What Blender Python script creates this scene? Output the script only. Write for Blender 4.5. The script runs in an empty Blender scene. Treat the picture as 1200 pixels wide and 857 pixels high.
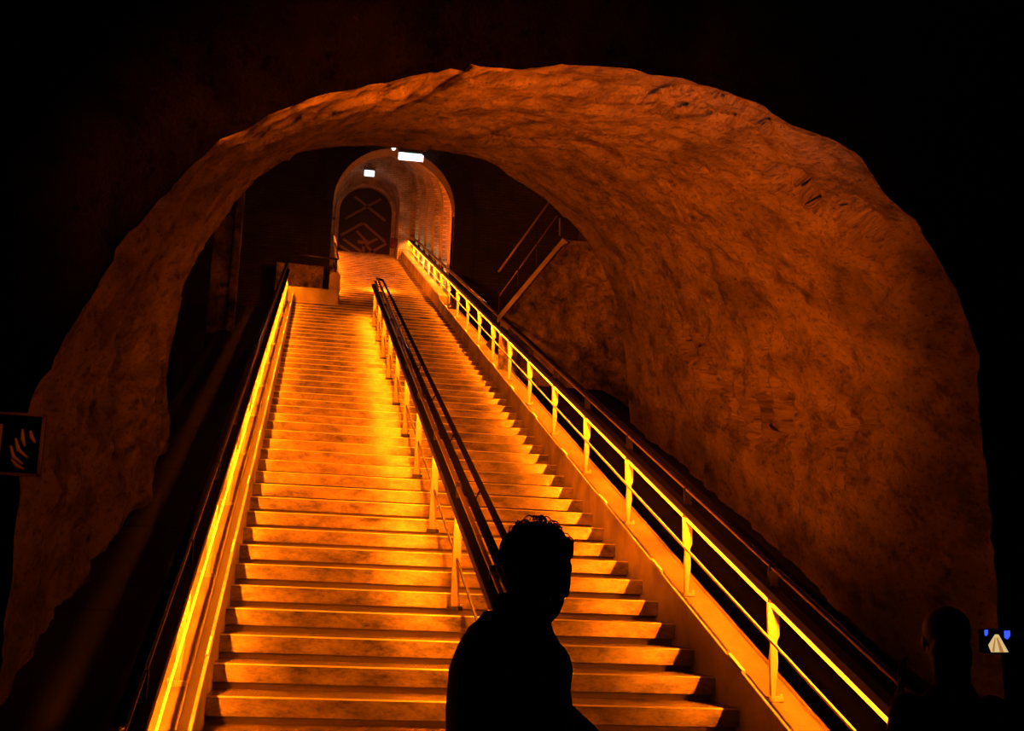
import bpy, bmesh, math, random
from mathutils import Vector, Matrix, noise
random.seed(7)
C = bpy.context.scene.collection
PI = math.pi
RISE, RUN = 0.17, 0.478
SL = RISE / RUN
W = 3.475                    # stair width
TOPK = 76
# ------------------------------------------------------------------ camera basis
CP = Vector((0.4926, -7.9931, 0.7242)); YAW, PIT, ROL, FPX = 0.1672, 0.1826, 0.0399, 1419.98
fw = Vector((math.sin(YAW)*math.cos(PIT), math.cos(YAW)*math.cos(PIT), math.sin(PIT)))
r0 = Vector((math.cos(YAW), -math.sin(YAW), 0)); u0 = r0.cross(fw)
rt = r0*math.cos(ROL) + u0*math.sin(ROL); up = -r0*math.sin(ROL) + u0*math.cos(ROL)
def atY(x, y, Y):            # world point at depth Y used while measuring the place
    d = fw + rt*((x-600)/FPX) - up*((y-428.5)/FPX)
    return CP + d*((Y-CP.y)/d.y)
# ------------------------------------------------------------------ materials
def new_mat(name):
    m = bpy.data.materials.new(name); m.use_nodes = True
    nt = m.node_tree; b = nt.nodes['Principled BSDF']
    return m, nt, b
def plain(name, col, rough=0.5, metal=0.0, emit=None, es=0):
    m, nt, b = new_mat(name)
    n = nt.nodes.new('ShaderNodeTexNoise'); n.inputs['Scale'].default_value = 9
    tc = nt.nodes.new('ShaderNodeTexCoord'); nt.links.new(tc.outputs['Object'], n.inputs['Vector'])
    mx = nt.nodes.new('ShaderNodeMixRGB'); mx.inputs[1].default_value = (*[c*0.82 for c in col], 1); mx.inputs[2].default_value = (*col, 1)
    nt.links.new(n.outputs['Fac'], mx.inputs[0]); nt.links.new(mx.outputs[0], b.inputs['Base Color'])
    b.inputs['Roughness'].default_value = rough; b.inputs['Metallic'].default_value = metal
    if emit: b.inputs['Emission Color'].default_value = (*emit, 1); b.inputs['Emission Strength'].default_value = es
    return m
def rock(name, c1, c2, scale=1.6, bump=0.5, stretch=(1, 1, 1), pits=True, uv=False, contrast=(0.3, 0.7)):
    m, nt, b = new_mat(name); L = nt.links.new; N = nt.nodes.new
    tc = N('ShaderNodeTexCoord'); mp = N('ShaderNodeMapping'); mp.inputs['Scale'].default_value = stretch
    L(tc.outputs['UV' if uv else 'Object'], mp.inputs['Vector'])
    n1 = N('ShaderNodeTexNoise'); n1.inputs['Scale'].default_value = scale; n1.inputs['Detail'].default_value = 10; n1.inputs['Roughness'].default_value = 0.68
    n2 = N('ShaderNodeTexNoise'); n2.inputs['Scale'].default_value = scale*5.5; n2.inputs['Detail'].default_value = 8; n2.inputs['Roughness'].default_value = 0.75
    n3 = N('ShaderNodeTexNoise'); n3.inputs['Scale'].default_value = scale*0.45; n3.inputs['Detail'].default_value = 4; n3.inputs['Distortion'].default_value = 0.6
    for n in (n1, n2, n3): L(mp.outputs[0], n.inputs['Vector'])
    r = N('ShaderNodeValToRGB'); r.color_ramp.elements[0].position = contrast[0]; r.color_ramp.elements[1].position = contrast[1]
    r.color_ramp.elements[0].color = (*c1, 1); r.color_ramp.elements[1].color = (*c2, 1)
    L(n1.outputs['Fac'], r.inputs[0])
    last = r.outputs[0]
    if pits:
        r2 = N('ShaderNodeValToRGB'); r2.color_ramp.elements[0].position = 0.36; r2.color_ramp.elements[1].position = 0.47
        r2.color_ramp.elements[0].color = (0.16, 0.15, 0.14, 1); r2.color_ramp.elements[1].color = (1, 1, 1, 1)
        L(n2.outputs['Fac'], r2.inputs[0])
        mx = N('ShaderNodeMixRGB'); mx.blend_type = 'MULTIPLY'; mx.inputs[0].default_value = 0.75
        L(last, mx.inputs[1]); L(r2.outputs[0], mx.inputs[2]); last = mx.outputs[0]
    r3 = N('ShaderNodeValToRGB'); r3.color_ramp.elements[0].position = 0.32; r3.color_ramp.elements[1].position = 0.58
    r3.color_ramp.elements[0].color = (0.5, 0.5, 0.5, 1); r3.color_ramp.elements[1].color = (1, 1, 1, 1)
    L(n3.outputs['Fac'], r3.inputs[0])
    m3 = N('ShaderNodeMixRGB'); m3.blend_type = 'MULTIPLY'; m3.inputs[0].default_value = 1
    L(last, m3.inputs[1]); L(r3.outputs[0], m3.inputs[2])
    L(m3.outputs[0], b.inputs['Base Color']); b.inputs['Roughness'].default_value = 0.95
    b.inputs['Specular IOR Level'].default_value = 0.1
    ad = N('ShaderNodeMath'); ad.operation = 'ADD'; L(n1.outputs['Fac'], ad.inputs[0]); L(n2.outputs['Fac'], ad.inputs[1])
    bp = N('ShaderNodeBump'); bp.inputs['Strength'].default_value = bump; bp.inputs['Distance'].default_value = 0.12
    L(ad.outputs[0], bp.inputs['Height']); L(bp.outputs[0], b.inputs['Normal'])
    return m
def brick(name, c1, c2, mortar, bw=0.24, bh=0.075, uv=True, rough=0.85):
    m, nt, b = new_mat(name); L = nt.links.new; N = nt.nodes.new
    tc = N('ShaderNodeTexCoord'); t = N('ShaderNodeTexBrick')
    L(tc.outputs['UV' if uv else 'Object'], t.inputs['Vector'])
    t.inputs['Scale'].default_value = 1; t.inputs['Brick Width'].default_value = bw; t.inputs['Row Height'].default_value = bh
    t.inputs['Mortar Size'].default_value = 0.011; t.inputs['Color1'].default_value = (*c1, 1); t.inputs['Color2'].default_value = (*c2, 1); t.inputs['Mortar'].default_value = (*mortar, 1)
    n = N('ShaderNodeTexNoise'); n.inputs['Scale'].default_value = 2.3; n.inputs['Detail'].default_value = 6; L(tc.outputs['Object'], n.inputs['Vector'])
    r = N('ShaderNodeValToRGB'); r.color_ramp.elements[0].position = .3; r.color_ramp.elements[0].color = (.45, .45, .45, 1); r.color_ramp.elements[1].position = .65
    L(n.outputs['Fac'], r.inputs[0])
    mx = N('ShaderNodeMixRGB'); mx.blend_type = 'MULTIPLY'; mx.inputs[0].default_value = 1; L(t.outputs['Color'], mx.inputs[1]); L(r.outputs[0], mx.inputs[2])
    L(mx.outputs[0], b.inputs['Base Color']); b.inputs['Roughness'].default_value = rough
    bp = N('ShaderNodeBump'); bp.inputs['Strength'].default_value = 0.6; bp.inputs['Distance'].default_value = 0.02; bp.invert = True
    L(t.outputs['Fac'], bp.inputs['Height']); L(bp.outputs[0], b.inputs['Normal'])
    return m
def step_material():
    m, nt, b = new_mat('worn_step_stone'); L = nt.links.new; N = nt.nodes.new
    tc = N('ShaderNodeTexCoord'); oi = N('ShaderNodeObjectInfo')
    ad = N('ShaderNodeVectorMath'); ad.operation = 'ADD'
    sc = N('ShaderNodeVectorMath'); sc.operation = 'SCALE'; sc.inputs['Scale'].default_value = 1.0
    L(tc.outputs['Object'], ad.inputs[0]); L(oi.outputs['Location'], sc.inputs[0]); L(sc.outputs[0], ad.inputs[1])
    mp = N('ShaderNodeMapping'); mp.inputs['Scale'].default_value = (1.0, 1.0, 2.4); L(ad.outputs[0], mp.inputs['Vector'])
    n = N('ShaderNodeTexNoise'); n.inputs['Scale'].default_value = 2.6; n.inputs['Detail'].default_value = 9; n.inputs['Roughness'].default_value = 0.7
    L(mp.outputs[0], n.inputs['Vector'])
    r = N('ShaderNodeValToRGB'); e = r.color_ramp.elements; e[0].position = .33; e[0].color = (.09, .08, .068, 1); e[1].position = .60; e[1].color = (.45, .39, .35, 1)
    L(n.outputs['Fac'], r.inputs[0])
    n2 = N('ShaderNodeTexNoise'); n2.inputs['Scale'].default_value = 28; n2.inputs['Detail'].default_value = 5; L(mp.outputs[0], n2.inputs['Vector'])
    r2 = N('ShaderNodeValToRGB'); e = r2.color_ramp.elements; e[0].position = .3; e[0].color = (.6, .6, .6, 1); e[1].position = .5
    L(n2.outputs['Fac'], r2.inputs[0])
    mx = N('ShaderNodeMixRGB'); mx.blend_type = 'MULTIPLY'; mx.inputs[0].default_value = .8; L(r.outputs[0], mx.inputs[1]); L(r2.outputs[0], mx.inputs[2])
    # worn darker stain along the walked middle of each flight
    L(mx.outputs[0], b.inputs['Base Color'])
    mr = N('ShaderNodeMapRange'); mr.inputs['To Min'].default_value = .15; mr.inputs['To Max'].default_value = .32; b.inputs['Metallic'].default_value = .45; b.inputs['Coat Roughness'].default_value = .2; L(n.outputs['Fac'], mr.inputs['Value'])
    L(mr.outputs[0], b.inputs['Roughness']); b.inputs['Specular IOR Level'].default_value = .9
    bp = N('ShaderNodeBump'); bp.inputs['Strength'].default_value = .18; bp.inputs['Distance'].default_value = .01; L(n2.outputs['Fac'], bp.inputs['Height']); L(bp.outputs[0], b.inputs['Normal'])
    return m
M = dict(
    chalk=rock('carved_chalk', (.12, .095, .075), (.29, .24, .19), scale=5.0, bump=1.0, stretch=(1.0, .42, 1.0), uv=True, contrast=(.36, .50)),
    chalk_dark=rock('dark_chalk', (.10, .085, .07), (.30, .25, .20), scale=1.1, bump=.9),
    rubble=rock('rubble_render', (.06, .05, .042), (.5, .42, .34), scale=2.6, bump=.9, contrast=(.36, .66)),
    shade_black=rock('shade_black_chalk', (.0006, .0005, .0004), (.0026, .0021, .0017), scale=1.3, bump=.8),  # shade put into the tone, so spill light leaves the cavern black
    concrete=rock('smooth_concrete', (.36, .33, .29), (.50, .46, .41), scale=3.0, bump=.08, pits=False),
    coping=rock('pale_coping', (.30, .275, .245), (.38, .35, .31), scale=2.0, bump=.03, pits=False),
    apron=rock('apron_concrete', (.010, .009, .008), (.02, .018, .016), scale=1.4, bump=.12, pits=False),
    floor=rock('cellar_floor', (.02, .018, .016), (.04, .036, .03), scale=2.0, bump=.2),
    step=step_material(),
    nosing=plain('lit_nosing_edge', (.66, .62, .56), .35), recess=plain('recess_shadow_stone', (.24, .21, .175), .8),  # caught light put into the nosing tone, shade into the recess tone
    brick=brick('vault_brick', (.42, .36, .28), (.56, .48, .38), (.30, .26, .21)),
    brick_dark=brick('dark_brick', (.035, .028, .022), (.06, .048, .04), (.02, .017, .014)),  # much darker brick tone for the facade and left chamber wall
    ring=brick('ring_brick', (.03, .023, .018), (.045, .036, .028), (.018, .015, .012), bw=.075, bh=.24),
    pale=plain('painted_steel', (.78, .75, .70), .38),
    dark=plain('black_lacquer', (.006, .006, .006), .14),
    dull=plain('dull_black_steel', (.006, .005, .005), .6),
    bronze=plain('bronze_and_lit_edge', (.30, .24, .18), .4, .3),  # metal of thin rails and posts; also paints the handrails' lit edge
    wood=plain('old_oak', (.025, .018, .013), .7),
    woodlite=plain('oak_brace', (.17, .12, .08), .7),
    cloth=plain('black_cloth', (.006, .006, .006), .9),
    cloth2=plain('dark_trousers', (.008, .008, .009), .9),
    skin=plain('skin', (.10, .06, .045), .7),
    hair=plain('black_hair', (.004, .004, .004), .7),
    shoe=plain('shoe_leather', (.008, .007, .006), .5),
    tube=plain('sodium_tube', (.9, .6, .2), .5, 0, (1, .155, .002), 520),
    white=plain('cool_white_diffuser', (.9, .9, .9), .5, 0, (.86, .93, 1), 1.7),
    green=plain('green_pictogram', (.1, .6, .3), .5, 0, (.12, .9, .42), 1.6),
    grey=plain('grey_lamp_housing', (.10, .10, .11), .4),
    screenblk=plain('screen_black', (.004, .004, .006), .3),
    screenblue=plain('screen_blue', (.02, .03, .3), .3, 0, (.03, .07, 1), 1.6),
    screencream=plain('screen_cream', (.4, .35, .2), .3, 0, (.72, .52, .22), .95),
    screenrust=plain('screen_rust', (.4, .25, .1), .3, 0, (.52, .22, .06), .8),
    relief=plain('carved_relief', (.5, .4, .3), .8), frame=plain('frame_wood', (.22, .18, .14), .8),
    red=plain('red_enamel', (.07, .01, .008), .4),
)
M['shade_black'].node_tree.nodes['Principled BSDF'].inputs['Specular IOR Level'].default_value = 0
r_ = [n for n in M['shade_black'].node_tree.nodes if n.type == 'VALTORGB'][0].color_ramp   # pale flecks painting faint glints on the near-black rock
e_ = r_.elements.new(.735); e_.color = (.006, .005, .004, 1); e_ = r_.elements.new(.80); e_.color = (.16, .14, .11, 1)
# ------------------------------------------------------------------ mesh helpers
def obj(name, bm, mat, parent=None, smooth=False, matrix=None):
    me = bpy.data.meshes.new(name); bmesh.ops.recalc_face_normals(bm, faces=bm.faces); bm.to_mesh(me); bm.free()
    if mat: me.materials.append(mat)
    if smooth:
        for p in me.polygons: p.use_smooth = True
    o = bpy.data.objects.new(name, me); C.objects.link(o)
    if parent: o.parent = parent
    return o
def tag(o, label=None, cat=None, group=None, kind=None):
    if label: o['label'] = label
    if cat: o['category'] = cat
    if group: o['group'] = group
    if kind: o['kind'] = kind
    return o
def thing(name, label, cat, loc=(0, 0, 0), group=None, kind=None, rotz=0):
    o = bpy.data.objects.new(name, None); C.objects.link(o); o.location = loc; o.rotation_euler = (0, 0, rotz); o.empty_display_size = .2
    return tag(o, label, cat, group, kind)
def box(bm, x0, x1, y0, y1, z0, z1, bev=0):
    v = [bm.verts.new((x, y, z)) for x in (x0, x1) for y in (y0, y1) for z in (z0, z1)]
    F = [bm.faces.new([v[i] for i in f]) for f in ((0, 1, 3, 2), (4, 6, 7, 5), (0, 4, 5, 1), (2, 3, 7, 6), (0, 2, 6, 4), (1, 5, 7, 3))]
    if bev:
        es = list({e for f in F for e in f.edges}); bmesh.ops.bevel(bm, geom=es, offset=bev, segments=2, affect='EDGES')
    return bm
def prism(bm, poly, axis, a, b):        # polygon (2D) extruded along an axis
    def P(p, t):
        return {'x': (t, p[0], p[1]), 'y': (p[0], t, p[1]), 'z': (p[0], p[1], t)}[axis]
    A = [bm.verts.new(P(p, a)) for p in poly]; B = [bm.verts.new(P(p, b)) for p in poly]
    bm.faces.new(A); bm.faces.new(list(reversed(B)))
    for i in range(len(poly)):
        j = (i+1) % len(poly); bm.faces.new((A[i], B[i], B[j], A[j]))
    return bm
def ramp(bm, sec, y0, y1, n=1):         # section (x, offset) swept along the pitch of the stair
    rows = []
    for k in range(n+1):
        y = y0 + (y1-y0)*k/n; rows.append([bm.verts.new((x, y, SL*y+o)) for x, o in sec])
    bm.faces.new(rows[0]); bm.faces.new(list(reversed(rows[-1])))
    for a, b in zip(rows, rows[1:]):
        for i in range(len(sec)):
            j = (i+1) % len(sec); bm.faces.new((a[i], b[i], b[j], a[j]))
    return bm
def rbox(bm, x0, x1, o0, o1, y0, y1): return ramp(bm, [(x0, o0), (x1, o0), (x1, o1), (x0, o1)], y0, y1)
def tube(bm, pts, r, seg=10, cap=True):
    pts = [Vector(p) for p in pts]; rings = []
    prev = None
    for i, p in enumerate(pts):
        d = ((pts[min(i+1, len(pts)-1)]-p).normalized() + (p-pts[max(i-1, 0)]).normalized()).normalized()
        if prev is None:
            s = d.orthogonal().normalized()
        else:
            s = (prev - d*prev.dot(d)).normalized()
        prev = s; t = d.cross(s); rr = r[i] if isinstance(r, (list, tuple)) else r
        rings.append([bm.verts.new(p + (s*math.cos(a) + t*math.sin(a))*rr) for a in [2*PI*k/seg for k in range(seg)]])
    for a, b in zip(rings, rings[1:]):
        for i in range(seg): bm.faces.new((a[i], a[(i+1) % seg], b[(i+1) % seg], b[i]))
    if cap: bm.faces.new(rings[0]); bm.faces.new(list(reversed(rings[-1])))
    return bm
def grid(fn, nu, nv, uvfn=None, closed=False):
    bm = bmesh.new(); uvl = bm.loops.layers.uv.new('UVMap')
    V = [[bm.verts.new(fn(i/nu, j/nv)) for j in range(nv+1)] for i in range(nu+1)]
    for i in range(nu):
        for j in range(nv):
            f = bm.faces.new((V[i][j], V[i+1][j], V[i+1][j+1], V[i][j+1]))
            for l, (a, b) in zip(f.loops, ((i, j), (i+1, j), (i+1, j+1), (i, j+1))):
                l[uvl].uv = uvfn(a/nu, b/nv) if uvfn else (a/nu, b/nv)
    return bm
def box_uv(o, s=1.0):
    me = o.data; uv = me.uv_layers.new(name='UVMap') if not me.uv_layers else me.uv_layers[0]
    for p in me.polygons:
        n = p.normal; ax = max(range(3), key=lambda i: abs(n[i]))
        for li in p.loop_indices:
            c = me.vertices[me.loops[li].vertex_index].co
            uv.data[li].uv = ((c.y, c.z) if ax == 0 else (c.x, c.z) if ax == 1 else (c.x, c.y))
def fbm(p, o=5): return noise.fractal(p, 0.9, 2.1, o, noise_basis='PERLIN_ORIGINAL')
def resample(P, n):
    P = [Vector(p) for p in P]
    # smooth the hand-measured outline, then space it evenly
    for _ in range(2):
        Q = [P[0]]
        for a, b in zip(P, P[1:]): Q += [a*.75+b*.25, a*.25+b*.75]
        P = Q+[P[-1]]
    L = [0]
    for a, b in zip(P, P[1:]): L.append(L[-1]+(b-a).length)
    out = []; j = 0
    for k in range(n+1):
        t = L[-1]*k/n
        while j < len(L)-2 and L[j+1] < t: j += 1
        f = (t-L[j])/max(L[j+1]-L[j], 1e-9); out.append(P[j].lerp(P[j+1], f))
    return out
# ================================================================== SETTING: the carved chalk vault over the stair
NU, NV = 420, 300
backpx = [(210, 540, 6.6), (200, 500, 7.2), (198, 440, 8.4), (212, 330, 9.6), (240, 270, 10), (270, 227, 10), (310, 194, 10), (350, 177, 10), (400, 171, 10), (460, 171, 10), (510, 176, 10), (560, 185, 10), (600, 206, 10), (640, 235, 10), (675, 268, 10), (700, 300, 10), (722, 350, 10), (732, 400, 10), (737, 490, 10)]
back = [atY(*p) for p in backpx]
back = [Vector((-1.05, 6.6, -.6)), Vector((-1.02, 6.6, 1.2))] + back + [Vector((5.5, 10, 2.2)), Vector((5.5, 10, .4))]
frontxz = [(-1.22, -1.2), (-1.2, .3), (-1.22, 1.4), (-1.12, 2.2), (-.6, 3.2), (.1, 3.85), (.86, 4.15), (1.8, 4.36), (2.63, 4.4), (3.3, 4.34), (3.94, 4.1), (4.4, 3.8), (4.8, 3.38), (5.1, 2.83), (5.27, 2.14), (5.3, 1.4), (5.3, .2), (5.3, -1.2)]
front = [Vector((x, -.1, z)) for x, z in frontxz]
BK = resample(back, NU); FR = resample(front, NU)
PITS = [(.776, .693, .010, .016, .40), (.782, .68, .007, .010, .35), (.795, .647, .012, .03, .30), (.803, .60, .010, .03, .30), (.819, .50, .012, .06, .34), (.812, .44, .010, .05, .30), (.822, .40, .008, .04, .3),
        (.819, .253, .014, .022, .34), (.805, .18, .013, .016, .32), (.667, .127, .014, .02, .22), (.69, .087, .012, .02, .2), (.79, .41, .012, .01, .25), (.59, .06, .02, .03, .2)]
def carve(u, v):
    i = int(round(u*NU)); a, b = FR[i], BK[i]
    p = a.lerp(b, v)
    ctr = Vector((2.05, p.y, SL*p.y+1.2)); out = (p-ctr); out.y = 0; out.normalize()
    s = u*13.0
    d = .10*fbm(Vector((s*.45, p.y*.35, 3.1)), 4) + .03*fbm(Vector((s*2.2, p.y*1.1, 8.7)), 5) + .02*fbm(Vector((s*4, p.y*4, 1.7)), 3)
    if u > .55:   # hand-hewn hollows and a ragged crack low on the right side
        d += .10*max(0, fbm(Vector((s*1.1, p.y*.9, 21.4)), 4)-.18)
    if u < .3: d += .07*fbm(Vector((s*1.8, p.y*1.8, 5.5)), 4)
    d += .02*fbm(Vector((s*7, p.y*3.2, 33)), 4)
    for pu, pv, ru, rv, dp in PITS:
        g = ((u-pu)/ru)**2*.6+((v-pv)/rv)**2*.6
        if g < 6:
            rg = (fbm(Vector((u*75, v*55, pu*50)), 3)+.02)/.10
            d += .8*dp*math.exp(-g)*max(0, min(1, rg))
    if .45 < u < .85:     # broken flakes along the crown of the mouth
        d += .15*max(0, 1-v/.12)*max(0, fbm(Vector((s*.9, p.y*1.6, 44)), 5)+.05)
    edge = min(1, .35+v*8)*min(1, (1-v)*10)
    p = p + out*(d*(.35+.65*edge)*1.35)
    return p
o = obj('wall_chalk_vault', grid(carve, NU, NV, lambda u, v: (u*13.0, v*10.5)), M['chalk'], smooth=True)
tag(o, kind='structure')
# mouth: the rim rolls outward into the black cavern face that wraps round the viewer
def mouth(u, v):
    i = int(round(u*NU)); p0 = carve(u, 0)
    ctr = Vector((2.05, -.1, 1.3)); out = (p0-ctr); out.y = 0; rr = out.length; out.normalize()
    t = v**1.6
    R = t*9.0
    dy = -.55*math.sin(min(1, v*4)*PI/2)*min(1, v*5) - 4.0*t*t - 9.5*max(0, v-.55)/.45*max(0, v-.55)/.45
    if out.z < 0: out.z *= .4
    p = Vector((p0.x+out.x*R, p0.y+dy, max(-1.4, p0.z+out.z*R)))
    k = min(1, v*6)
    n = .42*fbm(Vector((p.x*.5, p.z*.5, 4+p.y*.3)), 5) + .12*fbm(Vector((p.x*1.7, p.z*1.7, 9)), 4)
    p.y += n*k; p += out*(n*k*.8)
    return p
o = obj('wall_cavern_face', grid(mouth, NU//2, 90, lambda u, v: (u*20, v*9)), M['shade_black'], smooth=True); tag(o, kind='structure')
bm = box(bmesh.new(), -9, 13, -17.5, -17, -1.2, 16); o = obj('wall_rear', bm, M['shade_black']); tag(o, kind='structure')
# flange behind the far rim: thickness of the chalk, faces the upper chamber
def flange(u, v):
    i = int(round(u*NU)); p0 = carve(u, 1); ctr = Vector((2.05, p0.y, SL*p0.y+1.2)); out = (p0-ctr); out.y = 0; out.normalize()
    q = p0 + out*(v*5.0) + Vector((0, .25*math.sin(v*PI/2)+.15*fbm(p0*1.3+Vector((v*3, 0, 0))), 0)); return q
o = obj('wall_vault_end', grid(flange, NU//2, 14), M['chalk_dark'], smooth=True); tag(o, kind='structure')
# ------------------------------------------------------------------ floor of the lower cellar
fl = grid(lambda u, v: Vector((-9+22*u, -17+17.2*v, -.86+.012*fbm(Vector((u*30, v*30, 0))))), 60, 50)
o = obj('floor', fl, M['floor']); tag(o, kind='structure')
# ------------------------------------------------------------------ upper chamber
def rough_wall(name, fn, nu, nv, mat, amp=.08, fr=1.0):
    def g(u, v):
        p = Vector(fn(u, v)); n = fbm(p*fr, 5)*amp; return p + Vector((n, n, n*.4))
    b = grid(g, nu, nv, lambda u, v: (fn(u, v)[1]+fn(u, v)[0], fn(u, v)[2])); o = obj(name, b, mat, smooth=True); tag(o, kind='structure'); return o
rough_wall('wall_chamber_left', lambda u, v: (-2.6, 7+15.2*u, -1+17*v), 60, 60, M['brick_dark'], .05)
rough_wall('wall_chamber_right', lambda u, v: (7.2, 9.5+13*u, 0+16*v), 50, 50, M['chalk_dark'], .15)
rough_wall('ceiling', lambda u, v: (-3+10.6*u, 9.8+12.6*v, 14.2), 40, 40, M['chalk_dark'], .15)
bm = box(bmesh.new(), -9, 13, 3, 40, -1.6, -1.0); o = obj('floor', bm, M['floor']); tag(o, kind='structure')
bm = box(bmesh.new(), 3.9, 7.2, 12.9, 22.3, 5.2, 5.5); o = obj('floor', bm, M['floor']); tag(o, kind='structure')
# facade with its round brick arch
FY = 22.0; AX0, AX1, SPR = .77, 3.88, 10.24; AR = (AX1-AX0)/2; ACX = (AX0+AX1)/2
def arch_pts(x0, x1, spring, base, n=28, r=None):
    cx = (x0+x1)/2; r = (x1-x0)/2
    P = [(x0, base), (x0, (base+spring)/2)] + [(cx-r*math.cos(PI*k/n), spring+r*math.sin(PI*k/n)) for k in range(n+1)] + [(x1, (base+spring)/2), (x1, base)]
    return P
def arched_wall(inner, X0, X1, Z0, Z1, y0, y1):
    bm = bmesh.new(); uvl = bm.loops.layers.uv.new('UVMap')
    cx = sum(p[0] for p in inner)/len(inner); cz = inner[0][1] + (max(p[1] for p in inner)-inner[0][1])*.5
    outer = []
    for x, z in inner:
        dx, dz = x-cx, z-cz
        t = min([s for s in ((X1-cx)/dx if dx > 1e-6 else (X0-cx)/dx if dx < -1e-6 else 1e9, (Z1-cz)/dz if dz > 1e-6 else (Z0-cz)/dz if dz < -1e-6 else 1e9)])
        outer.append((cx+dx*t, cz+dz*t))
    outer[0] = (X0, Z0); outer[-1] = (X1, Z0)
    # keep the corners of the wall square
    kl = max((i for i, p in enumerate(outer) if abs(p[0]-X0) < 1e-6), default=0); outer[kl] = (X0, Z1)
    kr = min((i for i, p in enumerate(outer) if abs(p[0]-X1) < 1e-6), default=len(outer)-1); outer[kr] = (X1, Z1)
    rows = []
    for (a, b) in ((inner, y0), (outer, y0), (outer, y1), (inner, y1)): rows.append([bm.verts.new((x, b, z)) for x, z in a])
    for a, b in ((0, 1), (1, 2), (2, 3), (3, 0)):
        for i in range(len(inner)-1): bm.faces.new((rows[a][i], rows[a][i+1], rows[b][i+1], rows[b][i]))
    return bm
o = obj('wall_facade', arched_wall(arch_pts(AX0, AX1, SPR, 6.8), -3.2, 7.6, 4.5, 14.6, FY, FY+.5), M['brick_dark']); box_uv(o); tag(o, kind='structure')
def ring_mesh(x0, x1, spring, base, wd, y0, y1, n=40):
    bm = bmesh.new(); uvl = bm.loops.layers.uv.new('UVMap')
    inn = arch_pts(x0, x1, spring, base, n); out = arch_pts(x0-wd, x1+wd, spring, base, n)
    rows = [[bm.verts.new((x, y, z)) for x, z in P] for P, y in ((inn, y0), (out, y0), (out, y1), (inn, y1))]
    s = 0; S = [0]
    for a, b in zip(inn, inn[1:]): s += math.dist(a, b); S.append(s)
    vv = [0, wd, wd+.2, wd+.2+wd]
    for a, b in ((0, 1), (1, 2), (2, 3), (3, 0)):
        for i in range(len(inn)-1):
            f = bm.faces.new((rows[a][i], rows[a][i+1], rows[b][i+1], rows[b][i]))
            for l, (r_, q) in zip(f.loops, ((a, i), (a, i+1), (b, i+1), (b, i))): l[uvl].uv = (S[q], vv[r_])
    return bm
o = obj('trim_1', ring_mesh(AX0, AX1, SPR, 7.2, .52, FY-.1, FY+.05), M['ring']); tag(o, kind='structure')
# brick vault above the upper flight: ribs and side niches cut into one shell
Y0v, Y1v = FY, 34.6
ribs = [(21.9, 23.1), (24.6, 25.4), (27.0, 27.9), (29.5, 30.4), (32.0, 32.9), (34.2, 35)]
VN, VM = 72, 252
def vault(u, v):
    y = Y0v + (Y1v-Y0v)*v; dz = SL*(y-FY); ct = 1.0
    base, spr = 7.6, SPR
    # parameter along: left wall up, arc, right wall down
    h = spr-base; L = 2*h+PI*AR; s = u*L
    rec = 1.0
    for a, b in ribs:
        if a <= y <= b: rec = 0
    if s < h: x, z, nx, nz, k = AX0, base+s, -1, 0, 1
    elif s > h+PI*AR: x, z, nx, nz, k = AX1, spr-(s-h-PI*AR), 1, 0, 1
    else:
        a = (s-h)/AR; x, z, nx, nz = ACX-AR*math.cos(a), spr+AR*math.sin(a), -math.cos(a), math.sin(a)
        k = max(0, 1-math.sin(a)/.62)**.6 if math.sin(a) < .62 else 0
    d = .42*k*rec
    return Vector((x+nx*d, y, z+nz*d+dz))
o = obj('wall_upper_vault', grid(vault, VN, VM, lambda u, v: ((Y0v+(Y1v-Y0v)*v), u*11)), M['brick']); tag(o, kind='structure')
# end wall of that vault with a smaller arch, then the door reveal
E0 = 34.6
o = obj('wall_upper_end', arched_wall(arch_pts(.98, 3.30, 14.45, 12.0), .2, 4.5, 11.0, 17.6, E0, 36.45), M['brick']); box_uv(o); tag(o, kind='structure')
o = obj('trim_2', ring_mesh(1.17, 3.13, 14.52, 12.9, .16, 36.3, 36.5), M['brick']); tag(o, kind='structure')
# ------------------------------------------------------------------ the oak door with crossed braces
dr = thing('door_1', None, None, (2.15, 36.5, 12.93), kind='structure')
bm = bmesh.new(); P = arch_pts(-.99, .99, 1.58, 0, 24); prism(bm, P, 'y', .06, .14); obj('door_leaf', bm, M['wood'], dr)
def bar_on_door(a, b, w, y0=-.02, y1=.05):
    a, b = Vector(a), Vector(b); d = (b-a).normalized(); n = Vector((-d.y, d.x))*w/2
    bm = bmesh.new(); prism(bm, [tuple(a-n), tuple(b-n), tuple(b+n), tuple(a+n)], 'y', y0, y1); return obj('door_brace', bm, M['woodlite'], dr)
for a, b in (((-.9, .62), (-.1, 1.18)), ((-.78, .5), (.0, -.0+.02)), ((-.3, .86), (.22, .36)), ((.85, .46), (.18, .0)), ((.0, .02), (.0, .42)), ((-.05, 1.18), (.8, .52)),
             ((-.75, 1.30), (.55, 2.2)), ((-.45, 2.2), (.75, 1.36)), ((.5, .62), (-.02, .3)), ((-.9, .24), (-.5, .02)), ((.1, .32), (.42, .02))):
    bar_on_door(a, b, .1)
bm = box(bmesh.new(), -.24, .24, -.06, .05, .36, .5, .02); obj('door_boss', bm, M['woodlite'], dr)
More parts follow.
